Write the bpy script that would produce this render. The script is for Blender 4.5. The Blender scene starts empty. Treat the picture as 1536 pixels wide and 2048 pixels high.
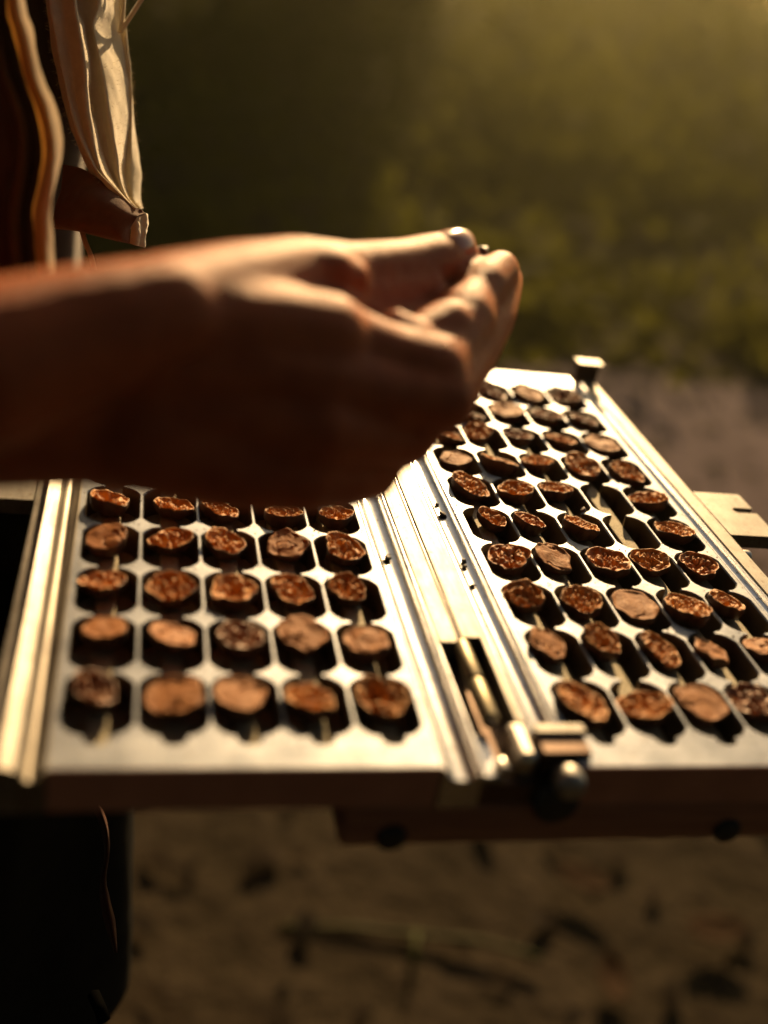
import bpy, bmesh, math, random
import numpy as np
from mathutils import Vector, Matrix, noise

random.seed(7); np.random.seed(7)
R = math.radians
sc = bpy.context.scene
col = sc.collection

# ------------------------------------------------------------------ frame of reference
U = 0.022            # one cell pitch of the tray, metres
ZT = 0.97            # height of the tray's top face above the ground
CAM = np.array([0.703, -10.8335, 9.6355])
RM = np.array([[0.96957, -0.18161, 0.16416], [0.05311, -0.49857, -0.86522], [0.23897, 0.84761, -0.47376]])
FPX = 2109.0
def W(x, y, z):
    """tray units to world metres"""
    return Vector((x * U, y * U, ZT + z * U))
def ray(px, py):
    return RM.T @ np.array([(px - 768) / FPX, (py - 1024) / FPX, 1.0])
def at(px, py, d):
    """point seen at photo pixel px,py at depth d (tray units), in world metres"""
    return W(*(CAM + ray(px, py) * d))
def on_plane(px, py, z=0.0):
    r = ray(px, py); return CAM + r * ((z - CAM[2]) / r[2])

# ------------------------------------------------------------------ camera
cam = bpy.data.cameras.new('camera'); camo = bpy.data.objects.new('camera', cam); col.objects.link(camo)
m = Matrix(((RM[0][0], -RM[1][0], -RM[2][0]), (RM[0][1], -RM[1][1], -RM[2][1]), (RM[0][2], -RM[1][2], -RM[2][2])))
camo.matrix_world = Matrix.Translation(W(*CAM)) @ m.to_4x4()
cam.sensor_fit = 'VERTICAL'; cam.sensor_height = 36.0; cam.lens = FPX / 2048 * 36.0
cam.clip_start = 0.01; cam.clip_end = 600
cam.dof.use_dof = True; cam.dof.focus_distance = 20.6 * U; cam.dof.aperture_fstop = 3.1
cam.dof.aperture_blades = 0
sc.camera = camo

# ------------------------------------------------------------------ sky and sun
HAZE = 0.0046
SUN_AZ, SUN_EL = 20.0, 20.5           # azimuth from +Y towards +X
w = bpy.data.worlds.new('World'); sc.world = w; w.use_nodes = True
nt = w.node_tree; bg = nt.nodes['Background']
sky = nt.nodes.new('ShaderNodeTexSky'); sky.sky_type = 'NISHITA'; sky.sun_disc = False
sky.sun_elevation = R(SUN_EL); sky.sun_rotation = R(SUN_AZ); sky.air_density = 1.2; sky.dust_density = 1.5; sky.ozone_density = 0.6
nt.links.new(sky.outputs[0], bg.inputs[0]); bg.inputs[1].default_value = 0.05
sl = bpy.data.lights.new('sun', 'SUN'); sl.energy = 5.0; sl.angle = R(0.6); sl.color = (1.0, 0.73, 0.43)
slo = bpy.data.objects.new('sun', sl); col.objects.link(slo)
sd = Vector((math.sin(R(SUN_AZ)) * math.cos(R(SUN_EL)), math.cos(R(SUN_AZ)) * math.cos(R(SUN_EL)), math.sin(R(SUN_EL))))
slo.rotation_euler = sd.to_track_quat('Z', 'Y').to_euler(); slo.location = (2, 4, 4)
vs = sc.view_settings; vs.view_transform = 'Standard'; vs.look = 'None'; vs.gamma = 1.0; vs.exposure = 0.85
vs.use_white_balance = True; vs.white_balance_temperature = 8200; vs.white_balance_tint = 12
vs.use_curve_mapping = False
sc.cycles.use_denoising = True; sc.cycles.max_bounces = 8; sc.cycles.caustics_reflective = False; sc.cycles.caustics_refractive = False
sc.cycles.sample_clamp_indirect = 4.0

# ------------------------------------------------------------------ helpers
def link(name, me, mat=None, parent=None, smooth=True):
    o = bpy.data.objects.new(name, me); col.objects.link(o)
    if mat is not None and not me.materials: me.materials.append(mat)
    if smooth:
        me.polygons.foreach_set('use_smooth', [True] * len(me.polygons))
    if parent is not None: o.parent = parent
    return o
def mesh(name, v, f):
    me = bpy.data.meshes.new(name); me.from_pydata([tuple(p) for p in v], [], f); me.update(); return me
def bmobj(name, bm, mat, parent=None, smooth=False):
    me = bpy.data.meshes.new(name); bmesh.ops.recalc_face_normals(bm, faces=bm.faces); bm.to_mesh(me); bm.free()
    return link(name, me, mat, parent, smooth)
def empty(name, loc):
    o = bpy.data.objects.new(name, None); col.objects.link(o); o.location = loc; o.empty_display_size = 0.02; return o
def tag(o, label=None, cat=None, group=None, kind=None):
    if label: o['label'] = label
    if cat: o['category'] = cat
    if group: o['group'] = group
    if kind: o['kind'] = kind
    return o
def put(o, parent):
    """parent keeping world coordinates (parents are unrotated empties)"""
    o.parent = parent; o.matrix_parent_inverse = Matrix.Translation(-parent.location)
    return o
def sub(o, part):
    o.parent = part; o.matrix_parent_inverse = Matrix(); return o
def box(bm, x0, x1, y0, y1, z0, z1, bev=0.0, seg=2):
    """box in tray units"""
    vs_ = [bm.verts.new(W(x, y, z)) for z in (z0, z1) for y in (y0, y1) for x in (x0, x1)]
    fs = [(0, 2, 3, 1), (4, 5, 7, 6), (0, 1, 5, 4), (2, 6, 7, 3), (0, 4, 6, 2), (1, 3, 7, 5)]
    ff = [bm.faces.new([vs_[i] for i in f]) for f in fs]
    if bev:
        es = list({e for f in ff for e in f.edges})
        bmesh.ops.bevel(bm, geom=es, offset=bev * U, segments=seg, profile=0.5, affect='EDGES', clamp_overlap=True)
def tube(points, radii, seg=8, caps=True):
    """swept tube through world points; returns verts, faces"""
    P = [Vector(p) for p in points]; n = len(P); V = []; F = []
    prev = None
    for i, p in enumerate(P):
        t = (P[min(i + 1, n - 1)] - P[max(i - 1, 0)]).normalized()
        if prev is None:
            a = t.orthogonal().normalized()
        else:
            a = (prev - t * prev.dot(t)).normalized()
        prev = a; b = t.cross(a); r = radii[i] if hasattr(radii, '__len__') else radii
        for k in range(seg):
            an = 2 * math.pi * k / seg; V.append(p + (a * math.cos(an) + b * math.sin(an)) * r)
    for i in range(n - 1):
        for k in range(seg):
            k2 = (k + 1) % seg; F.append((i * seg + k, i * seg + k2, (i + 1) * seg + k2, (i + 1) * seg + k))
    if caps:
        F.append(tuple(range(seg - 1, -1, -1))); F.append(tuple((n - 1) * seg + k for k in range(seg)))
    return V, F
def spline(pts, n):
    """Catmull-Rom through rows of numpy points"""
    P = np.array(pts, float); k = len(P); out = []
    for t in np.linspace(0, k - 1, n):
        i = min(int(t), k - 2); f = t - i
        p0, p1, p2, p3 = P[max(i - 1, 0)], P[i], P[i + 1], P[min(i + 2, k - 1)]
        out.append(0.5 * ((2 * p1) + (p2 - p0) * f + (2 * p0 - 5 * p1 + 4 * p2 - p3) * f * f + (3 * p1 - p0 - 3 * p2 + p3) * f ** 3))
    return np.array(out)
def grid_mesh(name, G):
    h, w_ = len(G), len(G[0]); V = [p for r_ in G for p in r_]
    F = [(i * w_ + j, i * w_ + j + 1, (i + 1) * w_ + j + 1, (i + 1) * w_ + j) for i in range(h - 1) for j in range(w_ - 1)]
    return mesh(name, V, F)
def apply_mods(o):
    dg = bpy.context.evaluated_depsgraph_get(); dg.update()
    me = bpy.data.meshes.new_from_object(o.evaluated_get(dg)); o.modifiers.clear(); o.data = me; return o

# ------------------------------------------------------------------ materials
def mat(name):
    m_ = bpy.data.materials.new(name); m_.use_nodes = True
    return m_, m_.node_tree.nodes, m_.node_tree.links, m_.node_tree.nodes['Principled BSDF']
def ramp(n, stops):
    r_ = n.new('ShaderNodeValToRGB'); e = r_.color_ramp.elements
    e[0].position, e[0].color = stops[0][0], (*stops[0][1], 1); e[1].position, e[1].color = stops[-1][0], (*stops[-1][1], 1)
    for p, c in stops[1:-1]:
        x = e.new(p); x.color = (*c, 1)
    return r_
def noise_node(n, l, scale, detail=4, rough=0.55, coord='Object', stretch=None, dist=0.0):
    tc = n.new('ShaderNodeTexCoord'); nz = n.new('ShaderNodeTexNoise')
    nz.inputs['Scale'].default_value = scale; nz.inputs['Detail'].default_value = detail; nz.inputs['Roughness'].default_value = rough
    nz.inputs['Distortion'].default_value = dist
    if stretch:
        mp = n.new('ShaderNodeMapping'); mp.inputs['Scale'].default_value = stretch
        l.new(tc.outputs[coord], mp.inputs[0]); l.new(mp.outputs[0], nz.inputs['Vector'])
    else: l.new(tc.outputs[coord], nz.inputs['Vector'])
    return nz
def bump(n, l, bs, src, strength, dist):
    b = n.new('ShaderNodeBump'); b.inputs['Strength'].default_value = strength; b.inputs['Distance'].default_value = dist
    l.new(src, b.inputs['Height']); l.new(b.outputs[0], bs.inputs['Normal'])
def maprange(n, l, src, a, b):
    r_ = n.new('ShaderNodeMapRange'); r_.inputs['To Min'].default_value = a; r_.inputs['To Max'].default_value = b; l.new(src, r_.inputs[0]); return r_.outputs[0]

def metal(name, c0, c1, rough0, rough1, metallic=1.0, stretch=(60, 900, 60), bstr=0.25, stain=None, scratch=False, spot=.60):
    m_, n, l, bs = mat(name)
    nz = noise_node(n, l, 1.0, 5, 0.6, stretch=stretch)
    big = noise_node(n, l, 55.0, 5, 0.6)
    rp = ramp(n, [(0.3, c0), (0.7, c1)]); l.new(big.outputs[0], rp.inputs[0])
    out = rp.outputs[0]
    if stain:
        sp = noise_node(n, l, 420.0, 3, 0.7); th = ramp(n, [(spot, (0, 0, 0)), (spot + .10, (1, 1, 1))]); l.new(sp.outputs[0], th.inputs[0])
        mx = n.new('ShaderNodeMix'); mx.data_type = 'RGBA'; mx.inputs[7].default_value = (*stain, 1)
        l.new(th.outputs[0], mx.inputs[0]); l.new(out, mx.inputs[6]); out = mx.outputs[2]
    if scratch:
        for st, ro in (((2600, 45, 60), .5), ((2200, 50, 60), -.9), ((3000, 60, 60), 1.9)):
            tc = n.new('ShaderNodeTexCoord'); m1 = n.new('ShaderNodeMapping'); m1.inputs['Rotation'].default_value = (0, 0, ro); m2 = n.new('ShaderNodeMapping'); m2.inputs['Scale'].default_value = st
            l.new(tc.outputs['Object'], m1.inputs[0]); l.new(m1.outputs[0], m2.inputs[0]); sn = n.new('ShaderNodeTexNoise'); sn.inputs['Detail'].default_value = 1; l.new(m2.outputs[0], sn.inputs['Vector'])
            sr = ramp(n, [(.64, (1, 1, 1)), (.74, (.45, .42, .38))]); l.new(sn.outputs[0], sr.inputs[0])
            mu = n.new('ShaderNodeMix'); mu.data_type = 'RGBA'; mu.blend_type = 'MULTIPLY'; mu.inputs[0].default_value = 1; l.new(out, mu.inputs[6]); l.new(sr.outputs[0], mu.inputs[7]); out = mu.outputs[2]
    l.new(out, bs.inputs['Base Color']); bs.inputs['Metallic'].default_value = metallic
    l.new(maprange(n, l, nz.outputs[0], rough0, rough1), bs.inputs['Roughness'])
    bump(n, l, bs, nz.outputs[0], bstr, 0.0003)
    return m_
M = {}
M['plate'] = metal('plate_metal', (.12, .138, .168), (.265, .288, .33), .36, .62, scratch=True, stain=(.09, .05, .025), spot=.64)
M['strip'] = metal('strip_metal', (.15, .145, .135), (.26, .25, .235), .42, .65, stretch=(900, 60, 60), scratch=True, stain=(.10, .07, .045))
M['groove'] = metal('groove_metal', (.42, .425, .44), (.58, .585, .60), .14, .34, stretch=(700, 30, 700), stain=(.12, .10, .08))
M['edge'] = metal('shaded_edge_metal', (.10, .065, .05), (.16, .11, .085), .40, .6, stretch=(60, 60, 800))  # browned and darkened to put the shade of edge faces into colour
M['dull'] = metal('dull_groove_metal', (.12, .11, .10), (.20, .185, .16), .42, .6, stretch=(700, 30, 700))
M['lip'] = metal('shaded_lip', (.42, .16, .10), (.58, .24, .15), .45, .65, 0.0, stretch=(60, 60, 800))  # red-brown colours in the shaded look of the end edges
M['barrel'] = metal('barrel_bronze', (.22, .19, .13), (.32, .28, .20), .40, .58)
M['wall'] = metal('cell_wall_metal', (.13, .085, .05), (.24, .165, .10), .38, .6, stretch=(60, 60, 800), metallic=.6)
M['pin'] = metal('pin_metal', (.45, .42, .38), (.60, .56, .51), .25, .42)
M['knob'] = metal('knob_metal', (.28, .27, .25), (.45, .43, .40), .42, .6, stretch=(400, 400, 400))
m_, n, l, bs = mat('cell_floor_felt')
nz = noise_node(n, l, 2600, 2, 0.8); rp = ramp(n, [(.32, (.16, .14, .09)), (.62, (.55, .50, .38))]); l.new(nz.outputs[0], rp.inputs[0]); l.new(rp.outputs[0], bs.inputs['Base Color'])
bs.inputs['Roughness'].default_value = .75; bs.inputs['Metallic'].default_value = .3; bump(n, l, bs, nz.outputs[0], .6, .0006); M['floor'] = m_
m_, n, l, bs = mat('dark_rubber'); bs.inputs['Base Color'].default_value = (.012, .012, .012, 1); bs.inputs['Roughness'].default_value = .6
nz = noise_node(n, l, 300); bump(n, l, bs, nz.outputs[0], .2, .0003); M['rubber'] = m_
m_, n, l, bs = mat('base_wood')
nz = noise_node(n, l, 1, 6, .6, stretch=(30, 400, 400)); rp = ramp(n, [(.3, (.24, .085, .055)), (.7, (.42, .17, .10))]); l.new(nz.outputs[0], rp.inputs[0]); l.new(rp.outputs[0], bs.inputs['Base Color'])
bs.inputs['Roughness'].default_value = .45; M['base'] = m_

def bean_face(name, c0, c1, c2, rough, spec=.55):
    m_, n, l, bs = mat(name)
    nz = noise_node(n, l, 260, 5, .65, dist=.8); rp = ramp(n, [(.25, c0), (.5, c1), (.75, c2)]); l.new(nz.outputs[0], rp.inputs[0])
    l.new(rp.outputs[0], bs.inputs['Base Color'])
    l.new(maprange(n, l, nz.outputs[0], rough + .2, rough - .12), bs.inputs['Roughness'])
    nz2 = noise_node(n, l, 900, 5, .7); bump(n, l, bs, nz2.outputs[0], .35, .0004)
    bs.inputs['Specular IOR Level'].default_value = spec
    return m_
M['bean_c'] = bean_face('bean_folds', (.26, .10, .032), (.56, .25, .085), (.78, .42, .16), .56, .32)
M['bean_r'] = bean_face('bean_red_folds', (.22, .075, .026), (.50, .20, .068), (.72, .34, .12), .52, .36)
M['bean_s'] = bean_face('bean_slaty', (.20, .066, .018), (.31, .115, .034), (.43, .175, .055), .62, .2)
M['bean_d'] = bean_face('bean_dark', (.09, .034, .015), (.28, .11, .042), (.46, .20, .075), .42)
m_, n, l, bs = mat('bean_shell')
nz = noise_node(n, l, 350, 5, .6); rp = ramp(n, [(.3, (.045, .016, .009)), (.7, (.13, .05, .022))]); l.new(nz.outputs[0], rp.inputs[0]); l.new(rp.outputs[0], bs.inputs['Base Color'])
bs.inputs['Roughness'].default_value = .5; bump(n, l, bs, nz.outputs[0], .4, .0008); M['shell'] = m_

m_, n, l, bs = mat('skin')
nz = noise_node(n, l, 90, 5, .6); rp = ramp(n, [(.3, (.33, .072, .027)), (.7, (.48, .114, .042))]); l.new(nz.outputs[0], rp.inputs[0]); l.new(rp.outputs[0], bs.inputs['Base Color'])
bs.inputs['Roughness'].default_value = .5; bs.inputs['Specular IOR Level'].default_value = .12; bs.inputs['Sheen Weight'].default_value = .22; bs.inputs['Sheen Roughness'].default_value = .35; bs.inputs['Sheen Tint'].default_value = (1, .55, .25, 1); bs.inputs['Subsurface Weight'].default_value = .35; bs.inputs['Subsurface Radius'].default_value = (1, .3, .15); bs.inputs['Subsurface Scale'].default_value = .006
nz2 = noise_node(n, l, 260, 6, .7); bump(n, l, bs, nz2.outputs[0], .5, .0014); M['skin'] = m_
m_, n, l, bs = mat('nail'); bs.inputs['Base Color'].default_value = (.50, .20, .15, 1); bs.inputs['Roughness'].default_value = .25; M['nail'] = m_
def cloth(name, c0, c1, trans, tcol, scale=1500, sheen=.4):
    m_, n, l, bs = mat(name)
    nz = noise_node(n, l, 120, 5, .65); rp = ramp(n, [(.3, c0), (.7, c1)]); l.new(nz.outputs[0], rp.inputs[0]); l.new(rp.outputs[0], bs.inputs['Base Color'])
    bs.inputs['Roughness'].default_value = .85; bs.inputs['Sheen Weight'].default_value = sheen; bs.inputs['Sheen Roughness'].default_value = .4
    bs.inputs['Specular IOR Level'].default_value = .1
    wv = noise_node(n, l, scale, 2, .6); bump(n, l, bs, wv.outputs[0], .5, .0004)
    if trans:
        tr = n.new('ShaderNodeBsdfTranslucent'); tr.inputs[0].default_value = (*tcol, 1); ad = n.new('ShaderNodeMixShader'); ad.inputs[0].default_value = trans
        out = n['Material Output']; l.new(bs.outputs[0], ad.inputs[1]); l.new(tr.outputs[0], ad.inputs[2]); l.new(ad.outputs[0], out.inputs[0])
    return m_
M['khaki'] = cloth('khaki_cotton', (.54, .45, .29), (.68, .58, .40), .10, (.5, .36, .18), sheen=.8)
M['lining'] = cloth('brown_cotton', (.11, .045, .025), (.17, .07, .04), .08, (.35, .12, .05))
M['shade'] = cloth('shaded_brown_cotton', (.05, .018, .011), (.085, .032, .02), .03, (.3, .1, .04), sheen=.1)  # shade of the near shirt panel put into a darker brown
M['under'] = cloth('red_brown_knit', (.022, .008, .006), (.036, .013, .009), 0, None)
M['black'] = cloth('black_cotton', (.0035, .0035, .0035), (.007, .007, .006), 0, None, sheen=0)
m_, n, l, bs = mat('matte_black_cord'); bs.inputs['Base Color'].default_value = (.003, .003, .003, 1); bs.inputs['Roughness'].default_value = 1; bs.inputs['Specular IOR Level'].default_value = 0; M['matte'] = m_
M['thin'] = cloth('thin_khaki_cotton', (.50, .40, .25), (.62, .52, .35), .55, (.72, .50, .25), sheen=.5)
M['lit_fold'] = cloth('sunlit_fold_cotton', (.42, .25, .05), (.5, .32, .08), .25, (.7, .42, .08))  # sunlit look of a shirt fold put into the cloth colour

# ------------------------------------------------------------------ ground
RP = 1.36417          # row pitch
m_, n, l, bs = mat('soil')
big = noise_node(n, l, 1.1, 5, .6); mid = noise_node(n, l, 9, 6, .65); fine = noise_node(n, l, 70, 5, .7)
r1 = ramp(n, [(.28, (.011, .0076, .0052)), (.48, (.030, .0215, .0150)), (.72, (.058, .043, .032))]); l.new(mid.outputs[0], r1.inputs[0])
r2 = ramp(n, [(.3, (.018, .015, .0055)), (.7, (.050, .037, .022))]); l.new(fine.outputs[0], r2.inputs[0])
mx = n.new('ShaderNodeMix'); mx.data_type = 'RGBA'; l.new(big.outputs[0], mx.inputs[0]); l.new(r1.outputs[0], mx.inputs[6]); l.new(r2.outputs[0], mx.inputs[7])
l.new(mx.outputs[2], bs.inputs['Base Color']); bs.inputs['Roughness'].default_value = .95; bs.inputs['Specular IOR Level'].default_value = .04; bump(n, l, bs, mid.outputs[0], .8, .03); M['soil'] = m_
m_, n, l, bs = mat('pale_dirt')
mid = noise_node(n, l, 6, 6, .65); rp = ramp(n, [(.3, (.085, .063, .068)), (.7, (.135, .104, .114))]); l.new(mid.outputs[0], rp.inputs[0]); l.new(rp.outputs[0], bs.inputs['Base Color'])
bs.inputs['Roughness'].default_value = .95; bs.inputs['Specular IOR Level'].default_value = .04; bump(n, l, bs, mid.outputs[0], .6, .02); M['dirt'] = m_
def ground_z(x, y):
    return 0.03 * noise.noise(Vector((x * .9, y * .9, 3.1))) + 0.012 * noise.noise(Vector((x * 4, y * 4, 1.7)))
def coords(lo, hi, near, step):
    a = list(np.arange(-near, near + 1e-6, step)); o_ = near
    while o_ < hi: o_ *= 1.5; a.append(o_); a.insert(0, -o_)
    return a
gx = coords(-300, 300, 6, .12)
G = [[(x, y + 3, ground_z(x, y + 3) if abs(x) < 8 and abs(y) < 8 else 0) for x in gx] for y in gx]
tag(link('ground', grid_mesh('ground', G), M['soil']), kind='structure')
# trodden pale path crossing behind the tray to the right
G = []
for i in range(40):
    x = .35 + i * .13; y0 = 1.05 - .10 * math.sin(i * .21) + .06 * noise.noise(Vector((i * .5, 0, 0))) + .25 * max(0, 1 - i / 6) ** 2; y1 = 3.05 + .12 * noise.noise(Vector((i * .4, 5, 0))) - .5 * max(0, 1 - i / 9) ** 2
    G.append([(x, y0 + (y1 - y0) * k / 14, ground_z(x, y0 + (y1 - y0) * k / 14) + .012 * math.sin(math.pi * k / 14) ** .5 - .006 + (0.004 if 0 < k < 14 else -.004)) for k in range(15)])
tag(link('path', grid_mesh('path', G), M['dirt']), kind='structure')

# ------------------------------------------------------------------ the tray
def sstep(a, b, x):
    t = min(1, max(0, (x - a) / (b - a))); return t * t * (3 - 2 * t)
tray = empty('bean_cutting_tray', W(6, 7, -.9))
tag(tray, 'open two-leaf metal cocoa bean cutting tray with rows of cells', 'tray')
DEP = -0.55
Y0, Y1 = -0.58, 14.55
def hw(y):
    """half width of the cell chain at y"""
    if y < 0:
        t = (-y) / .16
        return 0.0 if t >= 1 else .16 * math.sqrt(max(0, 1 - t * t))
    if y > 10 * RP:
        t = (y - 10 * RP) / .16
        return 0.0 if t >= 1 else .16 * math.sqrt(max(0, 1 - t * t))
    d = abs((y / RP) % 1 - .5) * RP
    a, b = .40, .655
    if d < a: return .462
    if d < b:
        t = (d - a) / (b - a)
        return .16 + .302 * (.30 * (1 - t) + .70 * math.sqrt(1 - t * t))
    return .16
def ysamples():
    ys = [Y0]
    e = [(-.16) + .16 * (1 - math.cos(k / 6 * math.pi / 2)) for k in range(7)]
    ys += e
    for r_ in range(10):
        for d in (-.67, -.656, -.653, -.648, -.64, -.628, -.61, -.585, -.55, -.51, -.47, -.43, -.40, -.2, .2, .40, .43, .47, .51, .55, .585, .61, .628, .64, .648, .653, .656, .67):
            ys.append((r_ + .5) * RP + d)
    ys += [10 * RP + (.16 - v_ - .16) for v_ in []]
    ys += [10 * RP - v_ for v_ in [x for x in e[::-1]]]
    ys.append(Y1)
    return sorted(set(round(v_, 5) for v_ in ys))
YS = ysamples()
def leaf_plate(name, X0, xa, xb):
    """perforated plate: five chains of cells starting at X0; the plate reaches from xa to xb"""
    V = []; F = []; fm = []
    def add(p): V.append(W(*p)); return len(V) - 1
    nc = 5; ch = .022
    # top strips between neighbouring chains
    for c in range(nc + 1):
        L_ = []; Rr = []
        for y in YS:
            h = hw(y); hh = h + ch if h > 0 else 0
            L_.append(add((xa if c == 0 else X0 + c - .5 + hh, y, 0))); Rr.append(add((xb if c == nc else X0 + c + .5 - hh, y, 0)))
        for i in range(len(YS) - 1): F.append((L_[i], Rr[i], Rr[i + 1], L_[i + 1]))
    nt_ = len(F)
    for c in range(nc):
        for s in (-1, 1):
            rows = []
            for y in YS:
                h = hw(y)
                if h <= 0 and not (-.17 < y < 10 * RP + .17): continue
                xc = X0 + c + .5
                rows.append((add((xc + s * (h + (ch if h > 0 else 0)), y, 0)), add((xc + s * h, y, -.03)), add((xc + s * h, y, DEP + .01))))
            for a, b in zip(rows, rows[1:]):
                for k in (0, 1):
                    q = (a[k], b[k], b[k + 1], a[k + 1]); F.append(q if s > 0 else q[::-1]); fm.append(k)
    me = mesh(name, V, F); me.materials.append(M['plate']); me.materials.append(M['wall'])
    me.polygons.foreach_set('material_index', [0] * nt_ + fm); return me
def profile_bar(name, prof, y0, y1, material, step=None):
    """bar running along y with an x-z cross-section"""
    V = []; F = []; k = len(prof)
    for y in (y0, y1):
        for x, z in prof: V.append(W(x, y, z))
    for i in range(k): F.append((i, (i + 1) % k, k + (i + 1) % k, k + i))
    F.append(tuple(range(k - 1, -1, -1))); F.append(tuple(k + i for i in range(k)))
    me = mesh(name, V, F); bm = bmesh.new(); bm.from_mesh(me); bmesh.ops.recalc_face_normals(bm, faces=bm.faces); bm.to_mesh(me); bm.free()
    o = put(link(name, me, material, None, True), tray)
    me.set_sharp_from_angle(angle=R(28)) if hasattr(me, 'set_sharp_from_angle') else None
    return o
def groove(xa, xb, depth, y0, y1, zt=0.0, material=None):
    """bar with a half-round channel; rims at zt"""
    c = (xa + xb) / 2; r_ = (xb - xa) / 2; pts = [(xa - .02, zt), (xa + .015, zt)]
    for k in range(1, 12):
        a = math.pi * k / 12; pts.append((c - (r_ - .015) * math.cos(a), zt - depth * math.sin(a)))
    pts += [(xb - .015, zt), (xb + .02, zt), (xb + .02, DEP - .15), (xa - .02, DEP - .15)]
    return profile_bar('groove_channel', pts, y0, y1, material or M['groove'])
def bar(name, x0, x1, y0, y1, z0, z1, material, bev=.02):
    bm = bmesh.new(); box(bm, x0, x1, y0, y1, z0, z1, bev); return put(bmobj(name, bm, material), tray)

for side in (0, 1):
    X0 = 0.0 if side == 0 else 7.1715
    xa, xb = (-.06, 5.08) if side == 0 else (X0 - .08, X0 + 5.06)
    o = put(link('cell_plate', leaf_plate('cell_plate', X0, xa, xb), M['plate'], None, False), tray)
    tag(o, 'left perforated plate of octagonal cells' if side == 0 else 'right perforated plate of octagonal cells')
    sub(bar('cell_floor', xa, xb, Y0 + .04, Y1 - .04, DEP - .08, DEP, M['floor'], 0), o)
    for c in range(5): sub(bar('cell_rib', X0 + c + .35, X0 + c + .65, -.12, 10 * RP + .12, DEP + .004, -.235, M['floor'], .015), o)
    bar('leaf_bottom', xa - .0, xb, Y0 + .02, Y1 - .02, DEP - .17, DEP - .085, M['edge'], 0)
    bar('front_edge', xa, xb, Y0 - .03, Y0 + .035, DEP - .16, -.004, M['lip'], .015)
    bar('rear_edge', xa, xb, Y1 - .035, Y1 + .03, DEP - .16, -.004, M['lip'], .015)
# outer rails and grooves, left leaf
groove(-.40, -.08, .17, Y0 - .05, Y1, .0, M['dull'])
profile_bar('side_rail', [(-.86, -.07), (-.84, -.04), (-.67, -.03), (-.65, .075), (-.63, .088), (-.44, .012), (-.423, -.004), (-.423, -.70), (-.86, -.70)], Y0 - .06, Y1, M['strip'])
# inner groove left leaf, hinge strips
groove(5.12, 5.66, .20, Y0 - .06, Y1)
bar('hinge_strip', 5.685, 6.01, 2.22, 12.1, -.30, .03, M['strip'], .012)
bar('hinge_strip', 6.10, 6.43, 2.36, 12.1, -.30, .03, M['strip'], .012)
bar('hinge_step', 6.434, 6.55, .35, Y1, -.30, -.012, M['strip'], .012)
bar('hinge_bed', 5.69, 6.54, Y0, Y1, -.70, -.34, M['edge'], .01)
groove(6.575, 7.06, .20, .12, Y1)
# outer groove and rail, right leaf
groove(12.26, 12.56, .15, Y0 + .5, Y1)
profile_bar('side_rail', [(12.585, .0), (12.60, .03), (12.92, .03), (12.95, .0), (12.95, -.70), (12.585, -.70)], Y0, Y1, M['strip'])
# hinge barrels at both ends of the hinge line
def cyl(name, axis, p, q, rad, material, seg=24, cap=.02, zc=None):
    a, b = W(*p), W(*q); d = (b - a); n_ = d.length; k = cap * U
    pts = [a, a + d * (k / n_ * .3), a + d * (k / n_), b - d * (k / n_), b - d * (k / n_ * .3), b]
    rr = [rad * U - k, rad * U - k * .3, rad * U, rad * U, rad * U - k * .3, rad * U - k]
    V, F = tube(pts, rr, seg); return put(link(name, mesh(name, V, F), material, None, True), tray)
for ya, yb in ((.42, 1.30), (1.34, 2.28), (12.14, 13.0), (13.04, 13.9)):
    cyl('hinge_barrel', 'y', (6.07, ya, -.06), (6.07, yb, -.07), .14, M['barrel'])
cyl('hinge_pin', 'y', (6.07, .36, -.06), (6.07, 14.0, -.06), .06, M['pin'])
bar('hinge_end_block', 6.22, 6.55, -.45, .30, -.45, .05, M['pin'], .10)
cyl('hinge_end_screw', 'y', (6.03, -.52, -.18), (6.03, -.30, -.18), .10, M['pin'])
bar('hinge_end_plate', 5.69, 6.0, -.55, .34, -.33, -.22, M['groove'], .02)
# catch at the front corner by the hinge
cb = bar('catch_block', 6.58, 7.32, -.42, .08, -.40, .10, M['edge'], .02)
sub(bar('catch_bar', 6.56, 7.34, -.06, .12, .105, .17, M['strip'], .015), cb)
V, F = tube([W(6.93, -.44, -.18), W(6.93, -.50, -.18), W(6.93, -.60, -.18), W(6.93, -.76, -.18), W(6.93, -.86, -.18), W(6.93, -.90, -.18)], [.12 * U, .18 * U, .22 * U, .23 * U, .19 * U, .10 * U], 28)
sub(put(link('catch_knob', mesh('catch_knob', V, F), M['knob']), tray), cb)
V, F = tube([W(6.85, -.40, -.62), W(6.85, -.72, -.62), W(6.85, -.76, -.62)], [.34 * U, .34 * U, .28 * U], 28)
put(link('rubber_bumper', mesh('rubber_bumper', V, F), M['rubber']), tray)
# latch at the far right corner
lp = bar('latch_post', 12.45, 13.0, 14.30, 14.60, -.1, .44, M['edge'], .02)
sub(bar('latch_cap', 12.36, 13.10, 14.22, 14.66, .445, .53, M['strip'], .02), lp)
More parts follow.
